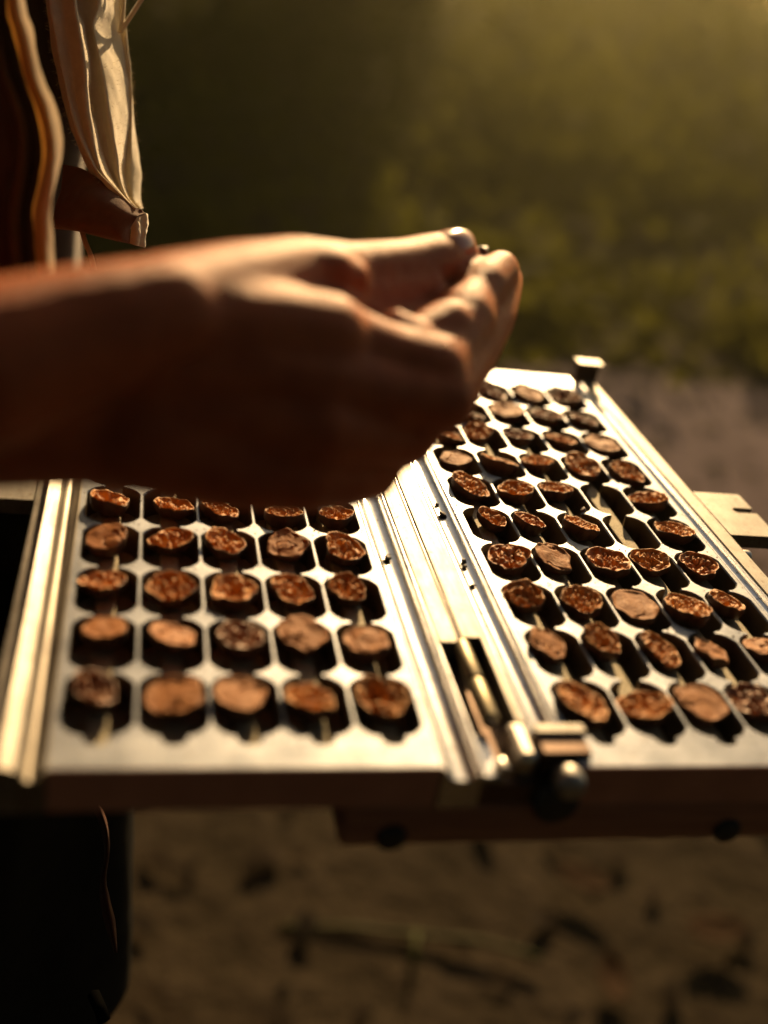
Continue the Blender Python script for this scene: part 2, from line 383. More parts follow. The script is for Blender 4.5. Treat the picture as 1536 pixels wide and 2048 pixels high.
# notched side tabs
def tab(xin, xout, y0, y1, ny, zt, nlen):
    bm = bmesh.new(); s = 1 if xout > xin else -1
    r_ = .11; out = [(xin, y0), (xout - s * .04, y0), (xout, y0 + .04), (xout, ny - r_)]
    for k in range(9):
        a = -math.pi / 2 + math.pi * k / 8
        out.append((xout - s * (nlen + r_ * math.cos(a)), ny + r_ * math.sin(a)))
    out += [(xout, ny + r_), (xout, y1 - .04), (xout - s * .04, y1), (xin, y1)]
    top = [bm.verts.new(W(x, y, zt)) for x, y in out]; bot = [bm.verts.new(W(x, y, zt - .30)) for x, y in out]
    bm.faces.new(top); bm.faces.new(bot[::-1])
    for i in range(len(out)): j = (i + 1) % len(out); bm.faces.new((top[i], bot[i], bot[j], top[j]))
    return put(bmobj('notched_tab', bm, M['strip']), tray)
tab(12.955, 14.10, 6.20, 8.05, 7.30, .03, .42)
tab(-.865, -1.95, 6.20, 8.05, 7.30, -.03, .42)
cyl('tab_screw', 'x', (12.955, 5.75, -.22), (13.22, 5.75, -.22), .14, M['pin'])
# lower base board with feet
bm = bmesh.new(); box(bm, 3.85, 12.4, -.52, 14.2, -1.62, -.735, .16, 3)
bb = put(bmobj('base_board', bm, M['base'], None, True), tray)
for x, y in ((4.6, -.50), (9.9, -.50)):
    V, F = tube([W(x, y + .1, -1.36), W(x, y - .08, -1.36), W(x, y - .11, -1.36)], [.22 * U, .22 * U, .16 * U], 20)
    sub(put(link('rubber_foot', mesh('rubber_foot', V, F), M['rubber']), tray), bb)

# ------------------------------------------------------------------ bean halves
def bean_mesh(seed, a, b, kind, top, tilt, lean):
    """half bean with its cut face up; local tray units around the cell centre on the plate"""
    rnd = random.Random(seed); off = Vector((rnd.uniform(-50, 50), rnd.uniform(-50, 50), rnd.uniform(-50, 50)))
    NS, NR = 64, 24; V = []; F = []; fm = []
    lump = [rnd.uniform(-.085, .085) for _ in range(6)]; ph = [rnd.uniform(0, 6.28) for _ in range(6)]
    def rad(t):
        r_ = 1.0
        for k in range(6): r_ += lump[k] * math.cos((k + 1) * t + ph[k]) / (1 + .25 * k)
        return r_ + .09 * noise.noise(Vector((math.cos(t) * 2.6, math.sin(t) * 2.6, 0)) + off)
    hx, hy, hr = rnd.uniform(-.35, .35), rnd.uniform(-.25, .35), rnd.uniform(.34, .52)
    nv = rnd.uniform(1.5, 2.5); kr = rnd.choice((2, 2.5, 3, 3.5))
    def height(x, y, q):
        p = Vector((x, y, 0)) * nv + off
        wv = noise.noise_vector(p * 1.3) * .55
        d, _ = noise.voronoi(p + wv); crack = 1 - sstep(.03, .34, d[1] - d[0])
        ridge = abs(noise.noise(p * 1.6 + wv)) ; fold = (1 - sstep(0, .30, ridge))
        fine = noise.noise(p * 4.5); med = noise.noise(p * 1.5 + Vector((9, 4, 2)))
        sp = noise.noise(p * 2.6 + wv * 2)
        if kind == 's':
            c2 = (1 - sstep(.0, .07, abs(noise.noise(p * .42 + wv * .6))))
            h = -.05 * c2 * sstep(.1, .5, noise.noise(p * .5) + .4) + .03 * noise.noise(p * .7) + .006 * fine
        elif kind == 'h':
            k = 1 - sstep(hr * .35, hr, math.hypot(x - hx, (y - hy) * .8) + .12 * med)
            h = -.24 * k - .06 * crack + .05 * med + .02 * fine - .05 * fold * (1 - k)
        else:
            th = math.atan2(y, x); rc = 1 - sstep(0, .32, abs(math.sin(kr * th + 2.6 * noise.noise(p * .7) + ph[0])))
            h = -.13 * crack * (.55 + .45 * noise.noise(p * .8)) - .13 * rc * sstep(.08, .3, q) * (1 - .6 * sstep(.75, 1, q)) - .05 * fold + .055 * med + .014 * fine + .03 * max(0, sp) - .08 * (1 - sstep(.05, .3, q))
        h *= sstep(1.0, .86, q)
        return h + (.008 + .030 * med) * sstep(.80, .97, q)           # shell lip
    def P(t, q):
        r_ = rad(t) * q; x, y = r_ * math.cos(t), r_ * math.sin(t); return x, y
    rows = []
    V.append((0, 0, height(0, 0, 0))); 
    for i in range(1, NR + 1):
        q = (i / NR) ** .92; row = []
        for k in range(NS):
            t = 2 * math.pi * k / NS; x, y = P(t, q); row.append(len(V)); V.append((x, y, height(x, y, q)))
        rows.append(row)
    for k in range(NS): F.append((0, rows[0][k], rows[0][(k + 1) % NS])); fm.append(0)
    for r0, r1 in zip(rows, rows[1:]):
        for k in range(NS):
            k2 = (k + 1) % NS; F.append((r0[k], r1[k], r1[k2], r0[k2])); fm.append(0)
    V = [Vector((x * a, y * b, z * 1.0)) for x, y, z in V]
    tm = Matrix.Rotation(tilt, 3, 'X') @ Matrix.Rotation(lean, 3, 'Y')
    V = [tm @ v_ + Vector((0, 0, top)) for v_ in V]
    prev = rows[-1]; zb = -.232
    for s, sc_ in ((.06, 1.015), (.22, 1.04), (.45, 1.0), (.7, .86), (.9, .62), (1.0, .40)):
        row = []
        for k in range(NS):
            e = V[rows[-1][k]]; g = noise.noise(Vector((e.x * 6, e.y * 6, s * 3)) + off) * .05
            f_ = sc_ * (1 + g * sstep(0, .2, s)); row.append(len(V)); V.append(Vector((e.x * f_, e.y * f_, e.z + (zb - e.z) * s)))
        for k in range(NS):
            k2 = (k + 1) % NS; F.append((prev[k], row[k], row[k2], prev[k2])); fm.append(1)
        prev = row
    F.append(tuple(prev[::-1])); fm.append(1)
    V = [v_ * U for v_ in V]
    me = mesh('bean_half', V, F)
    return me, fm

BL = {  # (leaf,row,col): px, py, width px, kind
 (0,0,0):(190,1372,96,'d'),(0,0,1):(345,1388,118,'s'),(0,0,2):(478,1384,104,'s'),(0,0,3):(622,1395,106,'c'),(0,0,4):(768,1390,108,'h'),
 (0,1,0):(208,1255,96,'s'),(0,1,1):(345,1262,102,'s'),(0,1,2):(478,1270,96,'d'),(0,1,3):(606,1264,104,'s'),(0,1,4):(733,1280,96,'s'),
 (0,2,0):(207,1160,92,'h'),(0,2,1):(345,1172,100,'c'),(0,2,2):(465,1175,96,'h'),(0,2,3):(583,1175,92,'c'),(0,2,4):(693,1172,80,'c'),
 (0,3,0):(215,1072,86,'s'),(0,3,1):(345,1075,88,'c'),(0,3,2):(450,1080,86,'c'),(0,3,3):(572,1087,86,'s'),(0,3,4):(688,1092,86,'c'),
 (0,4,0):(220,995,80,'h'),(0,4,1):(348,1008,78,'c'),(0,4,2):(438,1015,80,'c'),(0,4,3):(568,1023,76,'c'),(0,4,4):(672,1026,72,'c'),
 (1,0,0):(1162,1400,112,'h'),(1,0,1):(1290,1408,112,'c'),(1,0,2):(1400,1402,108,'s'),(1,0,3):(1508,1400,112,'d'),
 (1,1,0):(1097,1285,88,'s'),(1,1,1):(1206,1277,82,'h'),(1,1,2):(1325,1300,90,'c'),(1,1,3):(1420,1300,74,'s'),(1,1,4):(1530,1292,90,'s'),
 (1,2,0):(1045,1187,84,'c'),(1,2,1):(1160,1197,84,'c'),(1,2,2):(1268,1210,106,'s'),(1,2,3):(1372,1208,108,'c'),(1,2,4):(1453,1200,72,'h'),
 (1,3,0):(1020,1110,90,'r'),(1,3,1):(1105,1112,82,'s'),(1,3,2):(1215,1118,98,'r'),(1,3,3):(1300,1118,82,'c'),(1,3,4):(1400,1125,80,'r'),
 (1,4,0):(987,1034,62,'h'),(1,4,1):(1057,1040,70,'r'),(1,4,2):(1155,1046,76,'c'),(1,4,4):(1352,1056,90,'c'),
 (1,5,0):(943,968,86,'c'),(1,5,1):(1033,976,76,'c'),(1,5,2):(1112,974,66,'h'),(1,5,4):(1290,995,82,'c'),
 (1,6,0):(910,917,64,'s'),(1,6,1):(996,920,74,'c'),(1,6,2):(1075,920,66,'c'),(1,6,3):(1165,929,76,'c'),(1,6,4):(1255,942,84,'c'),
 (1,7,0):(900,868,60,'c'),(1,7,1):(955,860,62,'c'),(1,7,2):(1036,868,64,'d'),(1,7,3):(1122,878,66,'c'),(1,7,4):(1204,886,72,'s'),
 (1,8,0):(940,828,60,'d'),(1,8,1):(1023,818,70,'s'),(1,8,2):(1095,828,70,'d'),(1,8,3):(1167,838,66,'d'),
 (1,9,0):(985,781,60,'d'),(1,9,1):(1055,785,62,'s'),(1,9,2):(1130,790,62,'d'),
}
# the rows run the other way in the far columns: shift the two far rows to the columns they sit in
far = {(1,8,c + 1): BL.pop((1,8,c)) for c in (3, 2, 1, 0)}; far.update({(1,9,c + 2): BL.pop((1,9,c)) for c in (2, 1, 0)})
BL.update(far)
ORD = ['first', 'second', 'third', 'fourth', 'fifth', 'sixth', 'seventh', 'eighth', 'ninth', 'tenth']
CL = ['first', 'second', 'third', 'fourth', 'fifth']
LOOK = {'c': 'cracked brown', 's': 'smooth tan', 'h': 'hollow brown', 'd': 'dark brown', 'r': 'wrinkled reddish'}
EMPTY = {(1, 4, 3), (1, 5, 3)}
for leaf in (0, 1):
    for r_ in range(10):
        for c in range(5):
            if (leaf, r_, c) in EMPTY: continue
            X0 = 0 if leaf == 0 else 7.1715
            cx, cy = X0 + c + .5, (r_ + .5) * RP
            rnd = random.Random(leaf * 1000 + r_ * 37 + c * 7 + 5)
            top = rnd.uniform(.0, .12)
            if (leaf, r_, c) in BL:
                px, py, wp, kind = BL[(leaf, r_, c)]
                q = on_plane(px, py, top); dx, dy = q[0] - cx, q[1] - cy
                depth = RM[2] @ (q - CAM); a = wp / 2 / FPX * depth * .95
            else:
                dx, dy, a, kind = rnd.uniform(-.05, .05), rnd.uniform(0, .15), rnd.uniform(.33, .4), rnd.choice('ccsdh')
            a = min(.41, max(.30, a)); b = a * rnd.uniform(.98, 1.18)
            dx = max(-(.455 - a), min(.455 - a, dx)); lim = .62 - b * .9; dy = max(-lim, min(lim, dy))
            me, fm = bean_mesh(leaf * 100 + r_ * 10 + c + 11, a, b, kind, top, R(rnd.uniform(-15, 7)), R(rnd.uniform(-14, 17)))
            me.materials.append(M['bean_' + {'h': 'c'}.get(kind, kind)]); me.materials.append(M['shell'])
            me.polygons.foreach_set('material_index', fm)
            o = link('cocoa_bean_half', me); o.location = W(cx + dx, cy + dy, 0); o.rotation_euler.z = R(rnd.uniform(-14, 14)) if kind != 's' else R(rnd.uniform(-8, 8))
            tag(o, '%s cut bean in %s row from front, %s cell from left of %s leaf' % (LOOK[kind], ORD[r_], CL[c], 'left' if leaf == 0 else 'right'), 'cocoa bean',
                'halved cocoa beans in the tray cells')
# crumbs lying in the grooves
def crumb(px, py, size, z, label, seed, material='rubber'):
    bm = bmesh.new(); bmesh.ops.create_icosphere(bm, subdivisions=2, radius=1.0); rnd = random.Random(seed)
    of = Vector((seed * 3.1, 1, 2))
    for v_ in bm.verts:
        v_.co *= 1 + .45 * noise.noise(v_.co * 1.7 + of); v_.co = Vector((v_.co.x, v_.co.y * .8, v_.co.z * .6)) * size * U
    q = on_plane(px, py, z); o = bmobj('bean_crumb', bm, M[material]); o.location = W(q[0], q[1], z + size * .35); o.rotation_euler.z = seed
    tag(o, label, 'crumb', 'crumbs scattered in the grooves')
crumb(775, 1118, .085, -.19, 'black crumb in the left leaf groove beside the hinge strips', 1)
crumb(884, 1031, .085, -.19, 'largest black crumb in the right leaf groove near the hand', 2)
crumb(873, 1010, .05, -.19, 'small black crumb just behind the largest crumb in the right leaf groove', 3)
crumb(927, 1123, .06, -.19, 'upper black crumb of the close pair halfway down the right leaf groove', 4)
crumb(929, 1134, .055, -.19, 'lower black crumb of the close pair halfway down the right leaf groove', 5)
crumb(945, 1173, .05, -.19, 'thin black crumb in the right leaf groove nearest the front', 6)
crumb(1166, 1021, .07, .0, 'dark crumb on the plate between the two empty cells', 7, 'shell')

# fine bean dust on the plates
rd = random.Random(21); V = []; F = []
while len(F) < 4 * 620:
    lf = rd.choice((0, 1)); c = rd.randrange(-0, 6); y = rd.uniform(-.4, 14); X0 = 0 if lf == 0 else 7.1715
    x = X0 + c + rd.uniform(-.35, .35); h = max(hw(y), .0)
    if x < X0 - .03 or x > X0 + 5.03 or abs((x - X0) % 1 - .5) < h + .03: continue
    s_ = rd.uniform(.006, .02) * (1.6 if rd.random() < .06 else 1); k = len(V); a = rd.uniform(0, 6.28)
    for j in range(3): V.append(W(x + s_ * math.cos(a + j * 2.1), y + s_ * math.sin(a + j * 2.1), .001))
    V.append(W(x, y, s_ * .9)); F += [(k, k + 2, k + 1), (k, k + 1, k + 3), (k + 1, k + 2, k + 3), (k + 2, k, k + 3)]
tag(link('bean_dust', mesh('bean_dust', V, F), M['shell'], None, False), 'fine brown bean dust sprinkled over the tray plates', 'dust', kind='stuff')

# ------------------------------------------------------------------ the person
person = empty('person', (-.13, .24, 0))
tag(person, 'person in open khaki shirt and black shorts pinching a bean piece over the tray', 'person')
CAPS = []
def chain(pts):
    """pts: (world point, radius m)"""
    for (p, r0), (q, r1) in zip(pts, pts[1:]): CAPS.append((Vector(p), r0, Vector(q), r1))
def hp(px, py, d, mm): return (at(px, py, d), mm / 1000)
# right hand and forearm
elbow = W(-10.3, -1.2, 5.0)
chain([(elbow, .034), hp(-60, 742, 11.3, 20.5), hp(100, 688, 11.8, 18.2), hp(200, 660, 12.1, 16.9), hp(330, 632, 12.6, 16)])
chain([(elbow + Vector((0, .012, -.012)), .032), hp(-60, 812, 12.3, 22), hp(190, 838, 13.0, 18.4), hp(300, 860, 13.3, 18)])
chain([hp(0, 775, 12.1, 19.5), hp(200, 750, 12.85, 18.5), hp(420, 780, 13.6, 19)])
# metacarpals
chain([hp(280, 660, 12.55, 16.4), hp(470, 658, 13.25, 14.6), hp(650, 672, 14.0, 13.0)])
chain([hp(280, 720, 12.75, 17), hp(470, 730, 13.35, 15), hp(645, 765, 14.0, 13.4)])
chain([hp(280, 790, 12.95, 17), hp(460, 820, 13.5, 15), hp(625, 860, 14.0, 13)])
chain([hp(270, 856, 13.0, 17.4), hp(450, 915, 13.7, 15), hp(600, 942, 14.2, 12.8)])
chain([hp(480, 700, 13.9, 16), hp(560, 860, 13.9, 15)]); chain([hp(640, 700, 14.3, 11), hp(610, 900, 14.1, 11)])
# index, middle, ring, little finger
chain([hp(650, 668, 14.2, 13.0), hp(700, 690, 14.4, 11.4), hp(775, 716, 14.7, 10.6), hp(862, 742, 15.1, 11.8), hp(890, 712, 15.6, 10.0), hp(926, 640, 16.4, 11.6), hp(948, 602, 16.9, 9.0), hp(966, 575, 17.2, 9.2), hp(1000, 541, 17.9, 7.6)])
chain([hp(645, 765, 14.0, 13.2), hp(780, 790, 14.6, 11.2), hp(878, 798, 15.1, 11.6), hp(935, 715, 16.3, 9.8), hp(980, 636, 17.4, 9.4), hp(996, 600, 17.9, 8.4), hp(1008, 560, 18.5, 7.6)])
chain([hp(690, 640, 15.4, 12), hp(790, 640, 16.2, 11), hp(870, 650, 16.9, 10)])
chain([hp(625, 855, 13.9, 12.6), hp(730, 870, 14.6, 10.8), hp(806, 868, 15.2, 11), hp(862, 800, 16.2, 9.8), hp(900, 740, 17.0, 9), hp(905, 700, 17.7, 7.8)])
chain([hp(600, 942, 14.2, 12.6), hp(680, 952, 14.7, 10.4), hp(738, 940, 15.2, 10), hp(782, 860, 16.0, 8.6), hp(800, 810, 16.6, 8), hp(800, 780, 17.1, 7)])
# skin folds at the bent index finger
chain([hp(792, 652, 15.0, 5.5), hp(826, 672, 15.0, 6), hp(858, 702, 15.0, 5)]); chain([hp(846, 672, 15.35, 7.5), hp(892, 655, 15.8, 9.5)])
# thumb and web
chain([hp(330, 634, 12.7, 16.8), hp(470, 590, 13.7, 15.2), hp(592, 560, 14.7, 13.6), hp(700, 553, 15.6, 11.2), hp(805, 541, 16.5, 10.8), hp(868, 524, 17.1, 10.4), hp(908, 512, 17.6, 9.4)])
chain([hp(480, 640, 14.0, 15), hp(640, 610, 15.0, 11), hp(760, 590, 15.9, 9.5), hp(840, 575, 16.6, 8.5)])
chain([hp(590, 548, 14.5, 10.5), hp(660, 546, 14.75, 8.5), hp(706, 556, 14.95, 5.6)]); chain([hp(640, 640, 14.4, 9), hp(700, 600, 15.2, 7)])
# upper arm, shoulders, torso, neck, head
shR = Vector((-.14, .075, 1.375)); shL = Vector((-.14, .415, 1.375)); chest = Vector((-.145, .245, 1.25))
chain([(elbow, .036), (shR.lerp(elbow, .45), .045), (shR, .052)])
chain([(shR, .055), (Vector((-.15, .18, 1.40)), .055), (Vector((-.15, .31, 1.40)), .055), (shL, .055)])
for dy in (-.075, 0, .075):
    chain([(chest + Vector((0, dy, .08)), .085), (chest + Vector((.005, dy, -.12)), .085), (Vector((-.145, .245 + dy, .98)), .085), (Vector((-.145, .245 + dy, .88)), .09)])
chain([(Vector((-.15, .245, 1.40)), .055), (Vector((-.135, .245, 1.48)), .05)])
head = Vector((-.105, .24, 1.60))
chain([(head + Vector((-.015, 0, .02)), .084), (head + Vector((.01, 0, .015)), .08), (head + Vector((.03, 0, -.05)), .058), (head + Vector((.045, 0, -.085)), .032)])
chain([(head + Vector((.085, 0, .01)), .010), (head + Vector((.103, 0, -.022)), .013)])
for s in (-1, 1): chain([(head + Vector((-.01, s * .082, .01)), .012), (head + Vector((-.006, s * .083, -.028)), .010)])
chain([(head + Vector((.078, -.018, -.055)), .009), (head + Vector((.078, .018, -.055)), .009)])
# left arm reaching under the far side of the tray
eL = Vector((-.20, .455, 1.06)); wL = Vector((.0, .365, .905))
chain([(shL, .050), (shL.lerp(eL, .5), .044), (eL, .036), (eL.lerp(wL, .4), .035), (wL, .024)])
chain([(wL, .022), (wL + Vector((.07, -.05, -.006)), .017)]); chain([(wL + Vector((0, .015, 0)), .02), (wL + Vector((.075, -.025, -.006)), .016)])
for k in range(4):
    a0 = wL + Vector((.062 + .006 * k, -.062 + .018 * k, -.008)); chain([(a0, .011), (a0 + Vector((.035, -.02, .002)), .0095), (a0 + Vector((.062, -.034, .004)), .008)])
chain([(wL + Vector((.02, -.025, 0)), .013), (wL + Vector((.035, -.06, .0)), .011), (wL + Vector((.06, -.085, .002)), .0095)])
# legs and feet
for ly in (.15, .34):
    chain([(Vector((-.145, ly + (.02 if ly < .2 else -.02), .88)), .082), (Vector((-.10, ly, .68)), .078), (Vector((-.09, ly, .48)), .055), (Vector((-.115, ly, .32)), .052), (Vector((-.125, ly, .10)), .036), (Vector((-.115, ly, .05)), .036)])
    chain([(Vector((-.14, ly, .035)), .034), (Vector((-.04, ly, .034)), .036), (Vector((.06, ly, .026)), .026)])
def capsule(bm, p, r0, q, r1, seg=14):
    d = q - p; L_ = d.length
    if L_ < 1e-6: return
    pts = []; rr = []
    u = d / L_
    for k in range(5): a = math.pi / 2 * k / 4; pts.append(p - u * r0 * math.cos(a)); rr.append(max(r0 * math.sin(a), r0 * .02))
    for k in range(5): a = math.pi / 2 * k / 4; pts.append(q + u * r1 * math.sin(a)); rr.append(max(r1 * math.cos(a), r1 * .02))
    V, F = tube(pts, rr, seg); vv = [bm.verts.new(v_) for v_ in V]
    for f in F: bm.faces.new([vv[i] for i in f])
bm = bmesh.new()
for c in CAPS: capsule(bm, *c)
bmesh.ops.recalc_face_normals(bm, faces=bm.faces)
me = bpy.data.meshes.new('body'); bm.to_mesh(me); bm.free()
body = link('body', me, M['skin'])
md = body.modifiers.new('r', 'REMESH'); md.mode = 'VOXEL'; md.voxel_size = .0018; md.use_smooth_shade = True
md = body.modifiers.new('s', 'SMOOTH'); md.factor = .5; md.iterations = 3
apply_mods(body); put(body, person)
body.data.materials.clear(); body.data.materials.append(M['skin'])
# thumb nail
def nail(c, out, along, wid, ln):
    out = out.normalized(); along = (along - out * along.dot(out)).normalized(); side = out.cross(along)
    G = []
    for i in range(9):
        t = i / 8 * 2 - 1; row = []
        for j in range(9):
            s = j / 8 * 2 - 1; ww = wid * (1 - .18 * max(0, t) ** 2 - .25 * max(0, -t) ** 3); p = c + along * (t * ln) + side * (s * ww) + out * (.0016 - .0042 * s * s - .0012 * t * t)
            row.append(p)
        G.append(row)
    o = link('nail', grid_mesh('nail', G), M['nail']); md = o.modifiers.new('t', 'SOLIDIFY'); md.thickness = .0007; put(o, person); return sub(o, body)
tipA, tipB = at(868, 524, 17.1), at(908, 512, 17.6); al = tipB - tipA
aln = al.normalized(); upv = Vector((0, 0, .75)) - Vector((RM[2][0], RM[2][1], RM[2][2])) * .8; upv = (upv - aln * upv.dot(aln)).normalized()
nail(tipA.lerp(tipB, .62) + upv * .0088, upv, al, .0066, .0082)
# bean fragment between thumb and finger tips
bm = bmesh.new(); bmesh.ops.create_icosphere(bm, subdivisions=3, radius=1)
for v_ in bm.verts: v_.co = Vector((v_.co.x * .0032, v_.co.y * .005, v_.co.z * .0036)) * (1 + .4 * noise.noise(v_.co * 1.6))
o = bmobj('bean_fragment', bm, M['shell'], None, True); o.location = at(961, 511, 17.75)
tag(o, 'small dark bean fragment pinched between thumb and fingertips', 'cocoa bean')
# ---- hair
bm = bmesh.new(); bmesh.ops.create_uvsphere(bm, u_segments=40, v_segments=24, radius=1)
bmesh.ops.delete(bm, geom=[v_ for v_ in bm.verts if v_.co.z < -.25 or (v_.co.x > .72 and v_.co.z < .55) or (v_.co.x > .25 and v_.co.z < .12)], context='VERTS')
for v_ in bm.verts: v_.co = Vector((v_.co.x * .108, v_.co.y * .094, v_.co.z * .098)) * (1 + .05 * noise.noise(v_.co * 9)) + head + Vector((-.012, 0, .022))
o = bmobj('hair', bm, M['black'], None, True); o.modifiers.new('t', 'SOLIDIFY').thickness = .006; put(o, person)

# ---- clothes
def surf(name, rows, nu, nv, material, wr=0.0012, thick=.0009, parent=person, wscale=38):
    A = np.array([[tuple(p) for p in r_] for r_ in rows], float)
    B = np.array([spline(A[:, j], nv) for j in range(A.shape[1])]).transpose(1, 0, 2)
    C = np.array([spline(B[i], nu) for i in range(nv)])
    nr = np.cross(np.gradient(C, axis=0), np.gradient(C, axis=1)); nr /= np.linalg.norm(nr, axis=2, keepdims=True) + 1e-12
    G = []
    for i in range(nv):
        row = []
        for j in range(nu):
            p = Vector(C[i, j]); k = noise.noise(Vector((p.x * wscale, p.y * wscale, p.z * wscale * .45))) * wr + noise.noise(p * wscale * 3) * wr * .2
            row.append(p + Vector(nr[i, j]) * k)
        G.append(row)
    o = link(name, grid_mesh(name, G), material)
    md = o.modifiers.new('t', 'SOLIDIFY'); md.thickness = thick; md.offset = 0
    return put(o, parent)
# undershirt tube round the torso
rows = []
for z in np.linspace(.86, 1.40, 12):
    t = (z - .86) / .54; rx = .138; ry = .085; row = []
    for k in range(33):
        a = 2 * math.pi * k / 32; row.append((-.148 + rx * math.cos(a) * (1 + .03 * math.sin(z * 23)), .345 + ry * math.sin(a), z))
    rows.append(row)
surf('undershirt', rows, 120, 60, M['under'], .004, .001, wscale=16)
# left front panel of the open shirt, in focus: rows down the photo, points across its folds
LP = [(-420, 88, 140, 146, 186, 216, 230), (-260, 88, 142, 148, 190, 220, 232), (-120, 92, 148, 155, 198, 228, 240), (0, 98, 150, 157, 200, 237, 245), (50, 106, 157, 171, 188, 243, 248), (100, 114, 165, 179, 198, 250, 254), (150, 124, 171, 181, 208, 256, 260),
      (200, 134, 172, 179, 216, 259, 263), (250, 148, 179, 190, 224, 258, 268), (300, 168, 189, 200, 232, 252, 275), (350, 196, 207, 217, 237, 247, 279), (395, 240, 243, 247, 252, 258, 276), (418, 268, 269, 271, 273, 276, 282)]
rows = []
for py, e, c1, c2, c3, c4, c5 in LP:
    rows.append([at(e - 6, py, 21.4), at(e - 3, py, 20.75), at(e, py, 20.35), at(e + 4, py, 20.3), at((e + c1) / 2, py, 20.45), at(c1, py, 20.4), at((c1 + c2) / 2, py, 20.75), at(c2, py, 21.1),
                 at((c2 + c3) / 2, py, 21.15), at(c3, py, 21.1), at((c3 + c4) / 2, py, 21.7), at(c4, py, 22.35), at((c4 + c5) / 2, py, 22.4), at(c5, py, 22.9), at(c5 - 8, py, 23.4), at(c5 - 20, py, 23.8)])
panel = surf('shirt', rows, 150, 130, M['khaki'], .0024, .0008, wscale=42)
# lint standing off the lit folds
mv = panel.data; rl = random.Random(3); V = []; F = []
fs = [p for p in mv.polygons if p.normal.dot(sd) ** 2 < .5]
for p in rl.sample(fs, min(len(fs), 5200)):
    c_ = Vector(p.center); d_ = (p.normal * rl.choice((-1, 1)) + Vector((rl.gauss(0, .6), rl.gauss(0, .6), rl.gauss(0, .6)))).normalized(); ln = rl.uniform(.0012, .0034)
    sd_ = d_.orthogonal().normalized() * .00006; k = len(V); b_ = c_ + d_ * ln * .6 + Vector((rl.gauss(0, .0003), rl.gauss(0, .0003), rl.gauss(0, .0003)))
    V += [c_ - sd_, c_ + sd_, b_ + sd_ * .8, b_ - sd_ * .8, c_ + d_ * ln]; F += [(k, k + 1, k + 2, k + 3), (k + 3, k + 2, k + 4)]
o = link('lint', mesh('lint', V, F), M['khaki']); o['kind'] = 'stuff'; o.parent = panel
# turned-up hem flap of that panel
rows = [[at(128, 330, 20.9), at(165, 338, 20.7), at(200, 362, 20.5), at(242, 397, 20.35), at(283, 421, 20.4)],
        [at(122, 380, 20.7), at(160, 388, 20.3), at(200, 400, 20.1), at(245, 416, 20.1), at(288, 428, 20.5)],
        [at(112, 415, 20.6), at(158, 422, 20.2), at(205, 430, 20.0), at(240, 432, 20.0), at(272, 436, 20.2)],
        [at(106, 440, 20.5), at(150, 445, 20.2), at(200, 456, 20.0), at(238, 466, 20.0), at(258, 458, 20.3)],
        [at(108, 452, 20.9), at(150, 458, 20.5), at(200, 468, 20.3), at(240, 480, 20.3), at(262, 486, 20.6)],
        [at(112, 448, 21.5), at(155, 452, 21.3), at(205, 462, 21.1), at(255, 478, 21.2), at(280, 482, 21.6)]]
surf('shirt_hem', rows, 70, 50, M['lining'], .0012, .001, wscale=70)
rows = [[at(270, 428, 20.35), at(284, 424, 20.5), at(291, 428, 20.9), at(286, 432, 21.6)], [at(262, 445, 20.3), at(276, 446, 20.45), at(293, 452, 21.0), at(288, 452, 21.6)],
        [at(262, 462, 20.35), at(276, 466, 20.5), at(289, 470, 21.0), at(286, 470, 21.6)], [at(260, 484, 20.5), at(270, 490, 20.6), at(284, 494, 21.0), at(282, 492, 21.6)]]
surf('shirt_hem', rows, 30, 30, M['khaki'], .0022, .0008, wscale=160)
# right front panel, nearer and out of focus, with its rolled edge
RE = [(-420, 22), (-200, 24), (0, 30), (60, 44), (150, 66), (220, 92), (290, 104), (350, 98), (420, 84), (480, 86), (560, 92), (640, 90)]
rows = []
for py, x in RE:
    k = max(0, min(1, (py + 20) / 340)) * max(0, min(1, (350 - py) / 120))
    rows.append([at(-420, py, 12.5), at(-200, py, 14.2), at(-60, py, 15.6), at(x - 86, py, 16.4), at(x - 64, py, 16.35), at(x - 52 + 6 * (1 - k), py, 16.9), at(x - 40, py, 17.2), at(x - 24, py, 16.9), at(x - 14, py, 16.75), at(x - 12, py, 17.0)])
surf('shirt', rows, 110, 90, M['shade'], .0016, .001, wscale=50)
rows = [[at(x - 16, py, 16.75), at(x - 6, py, 16.2), at(x + 6, py, 16.15), at(x + 15, py, 16.5), at(x + 17, py, 16.8)] for py, x in RE]
surf('shirt_edge', rows, 26, 120, M['thin'], .0014, .0006, wscale=70)
rows = []
for py, x in ((70, 28), (120, 40), (180, 50), (240, 60), (300, 66), (330, 68)):
    rows.append([at(x - 16, py, 17.6), at(x - 8, py, 17.5), at(x + 2, py, 17.9), at(x + 9, py, 18.6)])
surf('shirt_lit_strip', rows, 16, 50, M['lit_fold'], .0012, .0006, wscale=80)  # lit fold strip of the near panel, drawn as separate yellow cloth
